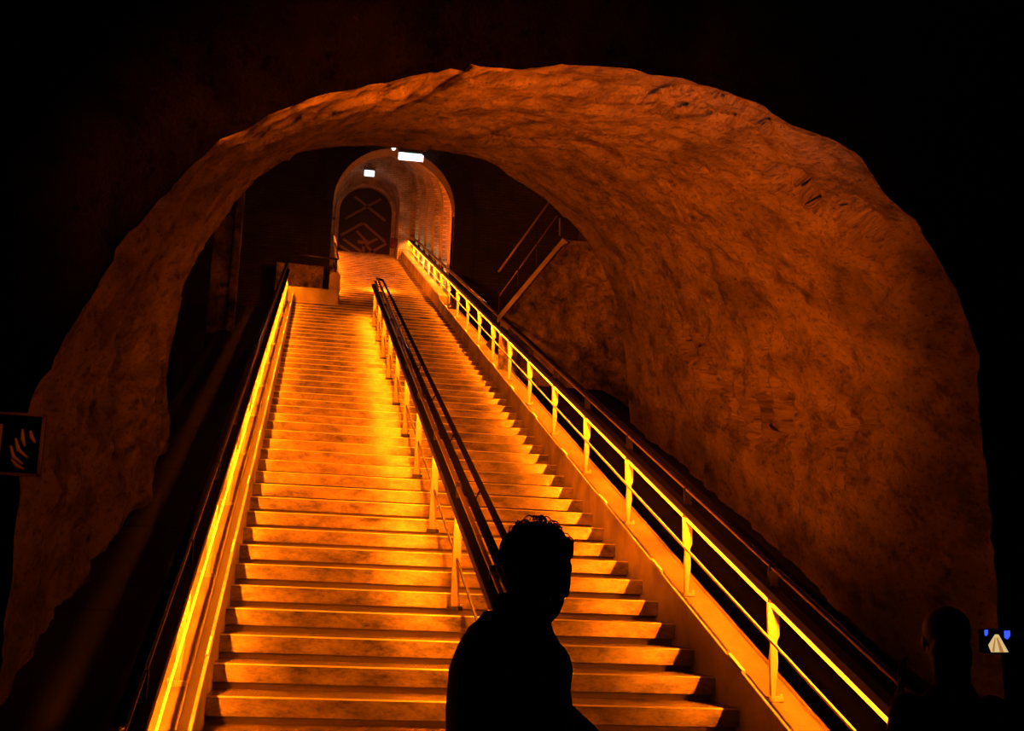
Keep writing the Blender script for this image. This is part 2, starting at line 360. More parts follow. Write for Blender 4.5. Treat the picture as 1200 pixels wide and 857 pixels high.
# ------------------------------------------------------------------ side stair wall on the right of the chamber
a, b = atY(590, 364, 12.6), atY(657, 284, 12.6); c = atY(735, 300, 12.6)
def sidewall(u, v):
    x = 3.72 + (6.9-3.72)*u
    zt = a.z + (b.z-a.z)/(b.x-a.x)*(x-a.x); zt = min(zt, b.z+.05)
    z = 1.2 + (zt-1.2)*v
    p = Vector((x, 12.6, z)); n = fbm(p*1.6, 5)*.12+fbm(p*5, 4)*.05
    p.y += n*min(1, (1-v)*12); return p
o = obj('wall_side_stair', grid(sidewall, 110, 150), M['rubble'], smooth=True); tag(o, kind='structure')
bm = bmesh.new(); dxy = (b.z-a.z)/(b.x-a.x)
prism(bm, [(3.72, a.z+(3.72-a.x)*dxy-.10), (b.x, b.z-.10), (b.x+.1, b.z-.05), (b.x, b.z+.03), (3.72, a.z+(3.72-a.x)*dxy+.03)], 'y', 12.42, 12.9)
o = obj('trim_3', bm, M['concrete']); tag(o, kind='structure')
sr = thing('side_stair_handrail', 'thin two-bar handrail climbing to the right above the rubble side wall', 'handrail', (a.x, 12.7, a.z))
def wp(px, py, Y=12.8): return atY(px, py, Y)
def child_tube(name, pts, r, mat, parent, seg=8):
    bm = tube(bmesh.new(), [Vector(p)-parent.location for p in pts], r, seg); return obj(name, bm, mat, parent, smooth=True)
child_tube('top_rail', [wp(584, 319), wp(645, 235)], .022, M['bronze'], sr)
child_tube('lower_rail', [wp(585, 347), wp(653, 253)], .012, M['bronze'], sr)
for px, t, bt in ((585, 318, 370), (607, 288, 345), (629, 257, 318)):
    child_tube('post', [wp(px, t), wp(px, bt)], .014, M['dull'], sr)
bm = tube(bmesh.new(), [wp(656, 256, 12.5), wp(656, 276, 12.5)], .02, 8); o = obj('conduit', bm, M['grey']); tag(o, 'short grey conduit on the rock at the top of the side stair handrail', 'pipe')
# brick pier in the left of the chamber
bm = bmesh.new()
box(bm, -1.58, -1.38, 15.9, 16.2, 4.2, 9.5, .02); box(bm, -1.2, -1.05, 15.9, 16.2, 4.9, 9.5, .02); box(bm, -1.4, -1.18, 16.0, 16.2, 4.9, 9.5)
o = obj('brick_pier', bm, M['rubble']); tag(o, 'dim narrow brick pier standing in the dark left of the upper chamber', 'pillar')
# ================================================================== STAIRCASE
st = thing('staircase', 'long steep stone staircase glowing orange, climbing to the arched door', 'staircase', (0, -2.39, -.85))
def step_mesh(x0, x1, depth=.56):
    bm = bmesh.new()
    prof = [(0, -.122), (0, -.010), (.010, 0), (depth, 0), (depth, -.30), (.10, -.30), (.085, -.138), (.07, -.122)]
    prism(bm, [(p[0], p[1]) for p in prof], 'x', x0, x1)
    bmesh.ops.recalc_face_normals(bm, faces=bm.faces)
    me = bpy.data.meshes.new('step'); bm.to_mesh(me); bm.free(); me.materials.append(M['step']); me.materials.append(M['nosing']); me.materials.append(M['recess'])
    for p in me.polygons:
        if abs(p.normal.x) > .9: continue
        c = p.center
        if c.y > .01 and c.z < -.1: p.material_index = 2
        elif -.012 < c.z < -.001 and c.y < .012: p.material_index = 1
    return me
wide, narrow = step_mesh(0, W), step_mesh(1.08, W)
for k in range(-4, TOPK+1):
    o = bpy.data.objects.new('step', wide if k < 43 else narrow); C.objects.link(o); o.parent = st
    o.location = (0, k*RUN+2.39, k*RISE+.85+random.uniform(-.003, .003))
bm = box(bmesh.new(), .6, 3.9, 36.5+2.39, 38.5+2.39, 12.6+.85, 12.93+.85); obj('landing', bm, M['step'], st)
# stringers: side wall of the flight with a recessed groove and pale coping
PX = 3.76                    # plane of the right posts
def mir(x): return W-x
def side_parts(m, y0, y1, yTop):
    f = (lambda x: mir(x)) if m else (lambda x: x)
    L0 = Vector((0, -2.39, -.85))
    def sec(lst, ya, yb, name, mat):
        bm = ramp(bmesh.new(), [(f(x), o) for x, o in lst], ya, yb, 1)
        bmesh.ops.translate(bm, verts=bm.verts, vec=-L0); return obj(name, bm, mat, st)
    sec([(3.478, -1.0), (3.478, .240), (3.482, .245), (3.498, .245), (3.502, .240), (3.502, -1.0)], y0, y1, 'stringer', M['concrete'])
    sec([(3.502, -.9), (3.502, .02), (3.60, .0), (3.60, -.9)], y0, y1, 'groove', M['dull'])  # black surface stands in for the shaded gap behind the stringer
    sw_ = .06 if m else 0
    sec([(3.60, -1.0), (3.60, .022), (3.95-sw_, .0), (3.955-sw_, .018), (3.975-sw_, .018), (3.98-sw_, -.01), (3.98-sw_, -1.0)], y0, y1, 'coping', M['coping'])
    if not m:
        sec([(3.478, -1.0), (3.478, .31), (3.50, .32), (3.72, .315), (3.735, .30), (3.735, -1.0)], y1, yTop, 'coping', M['coping'])
side_parts(False, -2.3, 20.9, 36.2)
side_parts(True, -2.3, 20.0, 20.0)
# aprons: sloping concrete flanks outside each coping
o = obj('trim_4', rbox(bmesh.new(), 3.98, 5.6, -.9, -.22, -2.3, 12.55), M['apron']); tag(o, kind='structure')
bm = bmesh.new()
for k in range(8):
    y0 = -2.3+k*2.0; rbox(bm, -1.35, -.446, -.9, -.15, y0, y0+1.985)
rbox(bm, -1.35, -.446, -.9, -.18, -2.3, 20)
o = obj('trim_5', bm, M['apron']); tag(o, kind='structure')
# block and walls at the head of the left flight
bm = box(bmesh.new(), -.2, 1.02, 20.1, 22.0, 5.8, 7.50, .01); o = obj('stone_block', bm, M['concrete']); tag(o, 'big flat-topped stone block closing the head of the left flight', 'stone block')
def rw(u, v): p = Vector((-.5+1.15*u, 21.45, 7.45+.95*v)); p.y += fbm(p*3, 4)*.06; return p
o = obj('wall_block_back', grid(rw, 24, 24, lambda u, v: (u*1.2, v)), M['rubble'], smooth=True); tag(o, kind='structure')
bm = ramp(bmesh.new(), [(.80, -1.2), (.80, .62), (.86, .70), (1.0, .70), (1.06, .62), (1.06, -1.2)], 20.75, 34.6); o = obj('trim_6', bm, M['coping']); tag(o, kind='structure')
lr = thing('landing_handrail', 'small dark handrail wrapping the corner above the stone block', 'handrail', (.95, 20.8, 8.1))
child_tube('top_rail', [(-.1, 20.75, 8.46), (.98, 20.75, 8.42)], .022, M['dull'], lr)
child_tube('top_rail', [(.98, 20.75, 8.42), (.95, 26.5, SL*26.5+1.0)], .026, M['dark'], lr)
child_tube('lower_rail', [(.9, 20.78, 8.2), (.88, 25.5, SL*25.5+.72)], .018, M['dark'], lr)
child_tube('post', [(.93, 20.8, 8.42), (.93, 20.85, 7.95)], .03, M['dull'], lr)
child_tube('brace', [(.93, 20.8, 8.25), (.72, 20.9, 8.10)], .012, M['dull'], lr)
# ================================================================== RAILINGS with built-in sodium light strips
def railing(name, label, X, inn, y0, y1, posts, foot, center=False):
    T = .80 if center else .72; MB_ = .44; H = .945
    s = -1 if inn < 0 else 1     # inn = direction (in x) toward the flight that the strip lights
    r = thing(name, label, 'railing', (X, y0, SL*y0+foot)); L0 = r.location.copy()
    def add(nm, bm, mat, sm=False, par=None):
        bmesh.ops.translate(bm, verts=bm.verts, vec=-L0); return obj(nm, bm, mat, par or r, smooth=sm)
    a, b = sorted((X+inn*.065, X-inn*.012))
    add('light_housing', rbox(bmesh.new(), a, b, T+.022, T+.062, y0, y1), M['dull'])
    t0, t1 = sorted((X+inn*.062, X+inn*.046))
    add('light_strip', ramp(bmesh.new(), [(t0, T+.006), (t1, T+.006), (t1, T+.020), (t0, T+.020)], y0, y1, max(4, int((y1-y0)/.8))), M['tube'])
    l0, l1 = sorted((X+inn*.066, X+inn*.070)); add('light_lip', rbox(bmesh.new(), l0, l1, T+.002, T+.062, y0, y1), M['dull'])
    l0, l1 = sorted((X+inn*.002, X+inn*.022)); add('top_bar', rbox(bmesh.new(), l0, l1, T-.078, T-.062, y0, y1), M['pale'])
    l0, l1 = sorted((X+inn*.026, X+inn*.032)); add('light_shield', rbox(bmesh.new(), l0, l1, T-.022, T+.022, y0, y1), M['dull'])  # added unseen black plate keeping strip light off the cave walls
    b0, b1 = sorted((X+inn*.044, X+inn*.060))
    if not center:
        add('middle_bar', rbox(bmesh.new(), b0, b1, MB_-.009, MB_+.009, y0, y1), M['pale'])
        hx = X-inn*.01
        add('handrail', tube(bmesh.new(), [(hx, y0-.1, SL*(y0-.1)+H), (hx, y1, SL*y1+H)], .028, 12), M['dark'], True)
        add('handrail_lit_edge', rbox(bmesh.new(), *sorted((hx+inn*.022, hx+inn*.034)), H-.045, H-.028, y0-.1, y1), M['bronze'])  # brown strip stands in for the handrail's lit underside
    else:
        add('lower_bar', rbox(bmesh.new(), X-.008, X+.008, .37, .39, y0, y1), M['dull'])
        ha = X+.03
        add('handrail', tube(bmesh.new(), [(ha, y0, SL*y0+.99), (ha, y1, SL*y1+.99)], .033, 12), M['dark'], True)
        add('handrail_lit_edge', rbox(bmesh.new(), X-.03, X+.0, .93, .95, y0, y1), M['bronze'])  # lit edge of the central handrail, put in as a brown strip
        hb = X+.17
        add('handrail', tube(bmesh.new(), [(hb, y0, SL*y0+.95), (hb, y1-.1, SL*(y1-.1)+.95), (hb-.03, y1, SL*y1+.965), (ha+.03, y1+.03, SL*y1+.99), (ha, y1, SL*y1+.985)], .026, 12), M['dark'], True)
    for y in posts:
        z = SL*y
        bm = bmesh.new()
        # flat blade: wide under the strip, waisted at the middle bar, tapering to its foot
        P = [(-.042, T-.06), (.042, T-.06), (.044, MB_), (.026, MB_-.04), (.034, .26), (.014, foot+.01), (-.012, foot+.01), (-.020, .26), (-.018, MB_-.04), (-.036, MB_)]
        if center: P = [(-.03, .80), (.03, .80), (.032, .5), (.03, foot), (-.03, foot), (-.032, .5)]
        prism(bm, [(X+p[0], z+p[1]) for p in P], 'y', y-.012, y+.012)
        if not center: prism(bm, [(y+.012, z+.42), (y+.05, z+.28), (y+.03, z+foot), (y+.012, z+foot)], 'x', X-.012, X+.002)
        pst = add('post', bm, M['pale'] if not center else M['bronze'])
        bm = bmesh.new(); box(bm, X-.032, X+.032, y-.02, y+.02, z+(T if center else T-.06), z+(H-.03 if not center else .98)); add('post_head_shaded', bm, M['dull'], par=pst)  # post top coloured black for the shade of the light housing
        bm = bmesh.new(); box(bm, X-.05, X+.06, y-.05, y+.05, z+foot-.02, z+foot+.012, .003)
        if not center:
            b2 = ramp(bmesh.new(), [(3.485 if inn < 0 else -.025, .235), (3.51 if inn < 0 else -.012, .235), (3.51 if inn < 0 else -.012, .258), (3.485 if inn < 0 else -.025, .258)], y-.14, y+.14); add('clamp', b2, M['pale'], par=pst)
        add('foot_plate', bm, M['pale'] if not center else M['dull'], par=pst)
        bm = bmesh.new(); tube(bm, [(X+.05*-inn, y-.03, z+foot), (X+.05*-inn, y-.03, z+foot+.03)], .01, 8); add('bolt', bm, M['pale'], True, pst)
        if center:
            bm = tube(bmesh.new(), [(X+.03, y+.05, z+.90), (X+.08, y+.05, z+.86), (X+.14, y+.05, z+.865), (X+.17, y+.05, z+.93)], .008, 6); add('hook_bracket', bm, M['dark'], True)
    return r
posts_side = [.12+1.92*i for i in range(-1, 20)]
railing('steel_railing', 'right-hand steel railing with bright light strip, pale blade posts and dark handrail', PX, -1, -2.0, 36.0, posts_side, .02)
railing('steel_railing', 'left-hand steel railing seen edge-on along the outer side of the left flight', -.20, 1, -2.3, 19.9, [y for y in posts_side if y < 19.9], .02)
railing('central_railing', 'central railing dividing the flights, with twin glossy black handrails on hooks', 1.73, -1, -1.0, 17.3, [1.56-1.87+1.9*i for i in range(0, 10)], .0, True)
bm = bmesh.new(); box(bm, 3.70, 3.83, -2.2, -2.06, -.86, .10, .01); o = obj('newel_post', bm, M['dull']); tag(o, 'short dark newel post ending the right-hand railing at the foot of the stair', 'post')
# ------------------------------------------------------------------ sodium fill strip added to brighten the upper flight
SOD = (1.0, .135, .002)
def strip_light(x, off, y0, y1, inn, watt, wid=.03, tilt=25):
    n = max(1, round((y1-y0)/4.6)); dl = (y1-y0)/n
    for i in range(n):
        yc = y0+dl*(i+.5); ld = bpy.data.lights.new('fill_strip', 'AREA'); ld.shape = 'RECTANGLE'
        ln = dl*math.sqrt(1+SL*SL); ld.size = ln*.98; ld.size_y = wid; ld.energy = watt*dl; ld.color = SOD
        lo = bpy.data.objects.new('fill_strip', ld); C.objects.link(lo)
        ax = Vector((0, 1, SL)).normalized()
        t = math.radians(tilt); down = (Vector((0, SL, -1)).normalized()*math.cos(t) + Vector((inn, 0, 0))*math.sin(t)).normalized()
        z = -down; x_ = ax; y_ = z.cross(x_)
        lo.matrix_world = Matrix(((x_.x, y_.x, z.x, x), (x_.y, y_.y, z.y, yc), (x_.z, y_.z, z.z, SL*yc+off), (0, 0, 0, 1)))
strip_light(1.12, .85, 21, 34.5, 1, 26.0, tilt=40)
def area(loc, target, size, watt, col=SOD, sy=None, spread=None):
    ld = bpy.data.lights.new('added_light', 'AREA'); ld.shape = 'RECTANGLE'; ld.size = size; ld.size_y = sy or size; ld.energy = watt; ld.color = col
    if spread: ld.spread = math.radians(spread)
    lo = bpy.data.objects.new('added_light', ld); C.objects.link(lo); lo.location = loc
    lo.rotation_euler = (Vector(target)-Vector(loc)).to_track_quat('-Z', 'Y').to_euler(); return lo
# added unseen sodium areas brightening the brick vault and the block's back wall
area((2.3, 22.3, 8.9), (2.4, 25.0, 12.6), .6, 200)
area((.35, 20.25, 8.25), (.55, 21.6, 7.9), .3, 9)
def added_light(loc, tgt, watt, ang, blend=1.0, r=.12):
    ld = bpy.data.lights.new('added_spot', 'SPOT'); ld.energy = watt; ld.color = SOD; ld.spot_size = math.radians(ang); ld.spot_blend = blend; ld.shadow_soft_size = r
    lo = bpy.data.objects.new('added_spot', ld); C.objects.link(lo); lo.location = loc
    lo.rotation_euler = (Vector(tgt)-Vector(loc)).to_track_quat('-Z', 'Y').to_euler()
added_light((-1.0, -2.7, 2.2), (5.3, 6.6, 5.2), 8600, 68, 1.0, .45)  # added spot, out of view, lighting the right wall and crown
added_light((4.75, -2.3, 1.0), (-1.2, 7.6, 3.6), 1500, 36, 1.0, .2)  # second added spot, out of view, lifting the left wall
# cool uplights standing in the vault niches
for (a_, b_), (c_, d_) in zip(ribs, ribs[1:]):
    yc = (b_+c_)/2+.1; ld = bpy.data.lights.new('niche_uplight', 'POINT'); ld.energy = 10; ld.color = (.85, 1.0, .52); ld.shadow_soft_size = .06
    lo = bpy.data.objects.new('niche_uplight', ld); C.objects.link(lo); lo.location = (AX1+.27, yc, SL*yc+.62)
    bm = tube(bmesh.new(), [(AX1+.27, yc, SL*yc+.0), (AX1+.27, yc, SL*yc+.52)], .05, 12); o = obj('niche_uplight_lamp', bm, M['grey'], smooth=True)
    tag(o, 'small uplight standing in a niche of the brick vault behind the railing', 'lamp', 'niche uplights')
# ------------------------------------------------------------------ exit lamps
def exit_lamp(name, label, loc, w, h, spot):
    t = thing(name, label, 'lamp', loc)
    obj('housing', box(bmesh.new(), -w/2-.03, w/2+.03, 0, .16, h*.45, h*1.15, .015), M['grey'], t)
    df = obj('diffuser', box(bmesh.new(), -w/2, w/2, -.01, .13, -h*.5, h*.47, .012), M['white'], t)
    if spot:
        bm = bmesh.new()
        box(bm, -.06, .02, -.02, -.012, h*.3, h*.4); box(bm, .03, .11, -.02, -.012, h*.27, h*.37); obj('pictogram', bm, M['green'], df)
        obj('end_cap', box(bmesh.new(), w/2+.02, w/2+.035, 0, .13, -h*.5, h*.3), M['white'], t)
        bm = bmesh.new(); bmesh.ops.create_uvsphere(bm, u_segments=16, v_segments=10, radius=.055); bmesh.ops.translate(bm, verts=bm.verts, vec=(-w/2-.14, 0, h*.95)); sp = obj('spot_head', bm, M['white'], t, True)
        obj('bracket', box(bmesh.new(), -w/2-.12, w/2+.1, .04, .1, h*1.12, h*1.3), M['grey'], t)
    else: obj('bracket', box(bmesh.new(), -w*.2, w*.2, .04, .1, h*1.1, h*1.9), M['grey'], t)
    return t
exit_lamp('exit_lamp', 'wide bright white lamp with small round spot, at the crown of the brick arch', tuple(atY(481, 183, 21.6)), .60, .17, True)
exit_lamp('exit_lamp', 'smaller white lamp hanging deeper in the brick vault above the door', tuple(atY(433, 202.5, 34.2)), .36, .2, False)
area(tuple(atY(481, 190, 21.3)), (1.5, 14, 4), .5, 3, (.75, .85, 1), .12)
area(tuple(atY(433, 207, 33.9)), (2.0, 28, 9.5), .3, .5, (.75, .85, 1), .12)
# little red device and call box beside the door
for px, py, lab in ((391.3, 256, 'tiny red alarm button on the left jamb of the upper vault'),):
    bm = bmesh.new(); p = atY(px, py, 34.5); bmesh.ops.create_uvsphere(bm, u_segments=12, v_segments=8, radius=.06); bmesh.ops.translate(bm, verts=bm.verts, vec=p); o = obj('alarm_button', bm, M['red'], smooth=True); tag(o, lab, 'button')
p = atY(462, 284, 34.4); bm = box(bmesh.new(), p.x-.13, p.x+.12, p.y, p.y+.14, p.z-.2, p.z+.16, .03)
o = obj('fire_extinguisher_box', bm, M['red']); tag(o, 'small red box on the wall right of the arched door', 'box')
# ------------------------------------------------------------------ framed relief at the far left
p = atY(6, 520, -1.3)
fr = thing('framed_relief', 'dim framed carved panel with curling leaf strokes, on the far left wall', 'picture', (p.x, p.y, p.z))
def sw(u, v): q = Vector((p.x-.5+.8*u, -1.0, -.9+3.0*v)); return q
bm = bmesh.new()
w2, h2, t2 = .36, .165, .014
for (x0, x1, z0, z1) in ((-w2, .19, h2-t2, h2), (-w2, .19, -h2, -h2+t2), (.19-t2, .19, -h2, h2), (-w2, -w2+t2, -h2, h2)): box(bm, x0, x1, -.02, .01, z0, z1)
obj('frame', bm, M['frame'], fr)
obj('panel', box(bmesh.new(), -w2, .19, .0, .02, -h2, h2), M['shade_black'], fr)
for pts in ([(.08, .08), (.085, .03), (.10, -.01)], [(.12, .075), (.13, .04), (.15, .01)], [(.05, .03), (.07, -.03), (.12, -.07)], [(.03, -.01), (.05, -.07), (.10, -.105)], [(.04, -.08), (.07, -.115), (.11, -.13)]):
    bm = tube(bmesh.new(), [(x, -.008, z) for x, z in pts], [.006, .012, .007], 8); obj('leaf_stroke', bm, M['relief'], fr, True)
obj('upright', box(bmesh.new(), -.05, -.02, -.015, 0, -.12, .10), M['relief'], fr)
area((p.x+.35, p.y-.5, p.z+.25), (p.x+.05, p.y, p.z), .08, .06, spread=50)  # unseen light added so the relief shows faintly
# ================================================================== PEOPLE
def capsule(bm, a, b, ra, rb, seg=16, sx=1.0):
    a, b = Vector(a), Vector(b); d = b-a; L = d.length; d.normalize(); s = d.orthogonal().normalized(); t = d.cross(s)
    rows = []; n = 6
    prof = [(-ra*math.cos(PI/2*k/n), ra*math.sin(PI/2*k/n)) for k in range(1, n+1)] + [(L+rb*math.sin(PI/2*k/n), rb*math.cos(PI/2*k/n)) for k in range(0, n)]
    p0 = bm.verts.new(a-d*ra); p1 = bm.verts.new(b+d*rb)
    for h, r in prof: rows.append([bm.verts.new(a+d*h+(s*math.cos(2*PI*k/seg)+t*math.sin(2*PI*k/seg))*r) for k in range(seg)])
    for k in range(seg): bm.faces.new((p0, rows[0][(k+1) % seg], rows[0][k])); bm.faces.new((p1, rows[-1][k], rows[-1][(k+1) % seg]))
    for A, B in zip(rows, rows[1:]):
        for k in range(seg): bm.faces.new((A[k], A[(k+1) % seg], B[(k+1) % seg], B[k]))
def ell(bm, c, r, rot=0, seg=24, tilt=0):
    t = bmesh.new(); bmesh.ops.create_uvsphere(t, u_segments=seg, v_segments=seg//2, radius=1)
    mt = Matrix.Translation(Vector(c)) @ Matrix.Rotation(rot, 4, 'Z') @ Matrix.Rotation(tilt, 4, 'Y') @ Matrix.Diagonal((*r, 1))
    bmesh.ops.transform(t, matrix=mt, verts=t.verts); me = bpy.data.meshes.new('tmp'); t.to_mesh(me); t.free(); bm.from_mesh(me); bpy.data.meshes.remove(me)
def loft(bm, secs, seg=28):        # secs: (center, rx, ry) stacked ellipses
    rows = [[bm.verts.new((c[0]+rx*math.cos(2*PI*k/seg), c[1]+ry*math.sin(2*PI*k/seg), c[2])) for k in range(seg)] for c, rx, ry in secs]
    for A, B in zip(rows, rows[1:]):
        for k in range(seg): bm.faces.new((A[k], A[(k+1) % seg], B[(k+1) % seg], B[k]))
    bm.faces.new(list(reversed(rows[0]))); bm.faces.new(rows[-1])
def remesh(o, vox, sm=3):
    m = o.modifiers.new('r', 'REMESH'); m.mode = 'VOXEL'; m.voxel_size = vox; m.use_smooth_shade = True
    if sm:
        s = o.modifiers.new('s', 'SMOOTH'); s.factor = .5; s.iterations = sm
    return o
# a figure in its own frame: faces +X, feet at z=0
def head_parts(bm, c, sc=1.0, yaw=0, pitch=0):
    """skull, face, nose, lips, chin, ears round the head centre c"""
    R = Matrix.Translation(Vector(c)) @ Matrix.Rotation(yaw, 4, 'Z') @ Matrix.Rotation(pitch, 4, 'Y')
    def e(p, r, tilt=0):
        t = bmesh.new(); bmesh.ops.create_uvsphere(t, u_segments=20, v_segments=12, radius=1)
        bmesh.ops.transform(t, matrix=R @ Matrix.Translation(Vector(p)*sc) @ Matrix.Rotation(tilt, 4, 'Y') @ Matrix.Diagonal((*[q*sc for q in r], 1)), verts=t.verts)
        me = bpy.data.meshes.new('t'); t.to_mesh(me); t.free(); bm.from_mesh(me); bpy.data.meshes.remove(me)
    e((-.012, 0, .035), (.096, .077, .088)); e((.028, 0, -.03), (.064, .062, .085)); e((.05, 0, -.088), (.034, .034, .024))       # skull, face, chin
    e((.035, 0, -.065), (.052, .052, .036)); e((.078, 0, .028), (.018, .048, .014))                                             # jaw, brow
    e((.093, 0, -.012), (.012, .010, .026), .35); e((.100, 0, -.028), (.013, .016, .011))                                       # nose
    e((.084, 0, -.056), (.012, .024, .007)); e((.082, 0, -.068), (.012, .021, .008))                                            # lips
    for s in (-1, 1):
        e((.076, s*.031, .006), (.014, .015, .010)); e((.062, s*.042, -.022), (.024, .022, .02)); e((-.004, s*.078, -.005), (.018, .009, .031), .2); e((.0, s*.077, -.03), (.010, .007, .012))
    return R
def hand(bm, w, d, n, s=1.0, curl=.4, side=1):
    """w wrist, d pointing dir, n palm normal"""
    w, d, n = Vector(w), Vector(d).normalized(), Vector(n).normalized(); q = d.cross(n).normalized()*side
    for f in (-.026, -.009, .009, .026): capsule(bm, w+q*f*.6*s, w+d*.085*s+q*f*s, .014*s, .0125*s, 10)
    for f, L in ((-.031, .066), (-.0105, .076), (.0105, .072), (.031, .055)):
        p = w+d*.088*s+q*f*s; dd = d.copy()
        for j, (l, r) in enumerate(((.45, .0092), (.30, .0084), (.25, .0075))):
            dd = (dd + n*curl*.8).normalized(); p2 = p+dd*(L*l*s); capsule(bm, p, p2, r*s, (r-.0008)*s, 8); p = p2
    p = w+d*.025*s-q*.03*s; p2 = p+(d*.6-q*.75+n*.35).normalized()*.042*s; p3 = p2+(d*.9-q*.2+n*.4).normalized()*.032*s
    capsule(bm, p, p2, .0135*s, .011*s, 8); capsule(bm, p2, p3, .0105*s, .0085*s, 8)
def person_one():
    t = thing('person', 'person in dark clothes with curly hair, seen from behind in silhouette before the steps', 'person', (1.02, -5.05, -.86), rotz=math.radians(9))
    t.scale = (1.045, 1.045, 1.045); hc = (.055, .0, 1.540)
    bm = bmesh.new(); head_parts(bm, hc, .92, math.radians(52), math.radians(2))
    capsule(bm, (.015, 0, 1.40), (.045, 0, 1.48), .056, .050)
    loft(bm, [((0, 0, .86), .125, .165), ((.005, 0, 1.0), .13, .16), ((.0, 0, 1.15), .125, .165), ((-.005, 0, 1.28), .12, .18), ((-.01, 0, 1.38), .095, .17), ((0, 0, 1.44), .065, .09)])
    for s in (-1, 1):
        capsule(bm, (0, s*.10, .88), (.02, s*.11, .48), .092, .058); capsule(bm, (.02, s*.11, .48), (-.03, s*.115, .09), .056, .040)
        capsule(bm, (-.05, s*.115, .045), (.13, s*.135, .03), .042, .03)
        capsule(bm, (-.01, s*.16, 1.385), (-.01, s*.195, 1.36), .062, .060)
    capsule(bm, (-.005, -.20, 1.36), (-.035, -.235, 1.09), .056, .043); capsule(bm, (-.035, -.235, 1.09), (.12, -.215, .87), .041, .029); hand(bm, (.125, -.215, .86), (.6, .05, -.75), (.2, .98, 0), 1.0, .45, -1)
    capsule(bm, (.0, .20, 1.36), (.27, .215, 1.15), .056, .043); capsule(bm, (.27, .215, 1.15), (.33, .18, .95), .041, .029); hand(bm, (.333, .18, .94), (.5, -.05, -.85), (.2, -.98, 0), 1.0, .45, 1)
    remesh(obj('body', bm, M['skin'], t), .0055, 2)
    bm = bmesh.new()
    secs = [((.0, 0, .84), .155, .185), ((.01, 0, .92), .158, .185), ((.012, 0, 1.02), .155, .182), ((.008, 0, 1.14), .148, .182), ((-.004, 0, 1.24), .142, .192), ((-.012, 0, 1.33), .128, .200), ((-.012, 0, 1.39), .108, .175), ((-.004, 0, 1.43), .088, .125), ((.004, 0, 1.465), .074, .082)]
    loft(bm, secs)
    capsule(bm, (-.012, -.17, 1.37), (-.012, .17, 1.37), .066, .066)
    capsule(bm, (-.008, -.205, 1.35), (-.035, -.245, 1.09), .070, .058); capsule(bm, (-.035, -.245, 1.09), (.10, -.222, .90), .056, .044)
    capsule(bm, (.0, .205, 1.35), (.27, .22, 1.15), .060, .048); capsule(bm, (.27, .22, 1.15), (.322, .185, .97), .048, .038)
    jk = obj('jacket', bm, M['cloth'], t); remesh(jk, .008, 4)
    bm = bmesh.new()
    for k in range(24):
        a0 = 2*PI*k/24; a1 = 2*PI*(k+1)/24
        capsule(bm, (.015+.052*math.cos(a0), .060*math.sin(a0), 1.468-.012*math.cos(a0)), (.015+.052*math.cos(a1), .060*math.sin(a1), 1.468-.012*math.cos(a1)), .014, .014, 8)
        capsule(bm, (.018+.048*math.cos(a0), .056*math.sin(a0), 1.488-.012*math.cos(a0)), (.018+.048*math.cos(a1), .056*math.sin(a1), 1.488-.012*math.cos(a1)), .010, .010, 8)
    remesh(obj('collar', bm, M['cloth'], jk), .005, 1)
    bm = bmesh.new()
    for s in (-1, 1): capsule(bm, (0, s*.09, .87), (.02, s*.112, .48), .112, .078); capsule(bm, (.02, s*.112, .48), (-.03, s*.117, .12), .076, .062)
    loft(bm, [((0, 0, .80), .14, .175), ((0, 0, .95), .142, .172)]); remesh(obj('trousers', bm, M['cloth2'], t), .01, 3)
    for s in (-1, 1):
        bm = bmesh.new(); ell(bm, (.05, s*.128, .045), (.145, .05, .042)); ell(bm, (-.04, s*.12, .07), (.06, .046, .06)); box(bm, -.10, .19, s*.128-.045, s*.128+.045, 0, .02, .004); remesh(obj('shoe', bm, M['shoe'], t), .008, 2)
    # curly hair: a cap of overlapping locks
    bm = bmesh.new(); rnd = random.Random(3); yw = math.radians(52); Rm = Matrix.Translation(Vector(hc)) @ Matrix.Rotation(yw, 4, 'Z')
    def el(p, r):
        q = Rm @ Vector(p); ell(bm, q, r, yw, 16)
    el((-.015, 0, .045), (.090, .076, .080)); el((-.062, 0, -.015), (.038, .060, .058))
    for i in range(170):
        a = rnd.uniform(0, 2*PI); ph = math.acos(rnd.uniform(-.45, 1)); x, y, z = math.sin(ph)*math.cos(a), math.sin(ph)*math.sin(a), math.cos(ph)
        if x > .12 and z < .30: continue
        if z < -.1 and x > -.1: continue
        rr = rnd.uniform(.012, .024); el((-.014+.088*x, .073*y, .040+.080*z), (rr, rr, rr))
    hr = remesh(obj('hair', bm, M['hair'], t), .0065, 1)
    # loose curls standing off the outline
    bm = bmesh.new()
    for i in range(46):
        a = rnd.uniform(-2.6, 2.6); ph = rnd.uniform(.0, 1.25); n_ = Vector((math.sin(ph)*math.cos(a), math.sin(ph)*math.sin(a), math.cos(ph)))
        c0 = Rm @ Vector((-.014+.100*n_.x, .084*n_.y, .042+.093*n_.z)); r_ = rnd.uniform(.006, .013); tt = n_.cross(Vector((rnd.random(), rnd.random(), .3))).normalized()
        pts = [c0+n_*(math.sin(q)*r_+.004)+tt*(math.cos(q)*r_) for q in [PI*1.4*j/7 for j in range(8)]]; tube(bm, pts, .0016, 5)
    obj('curls', bm, M['hair'], hr, True)
    return t
person_one()
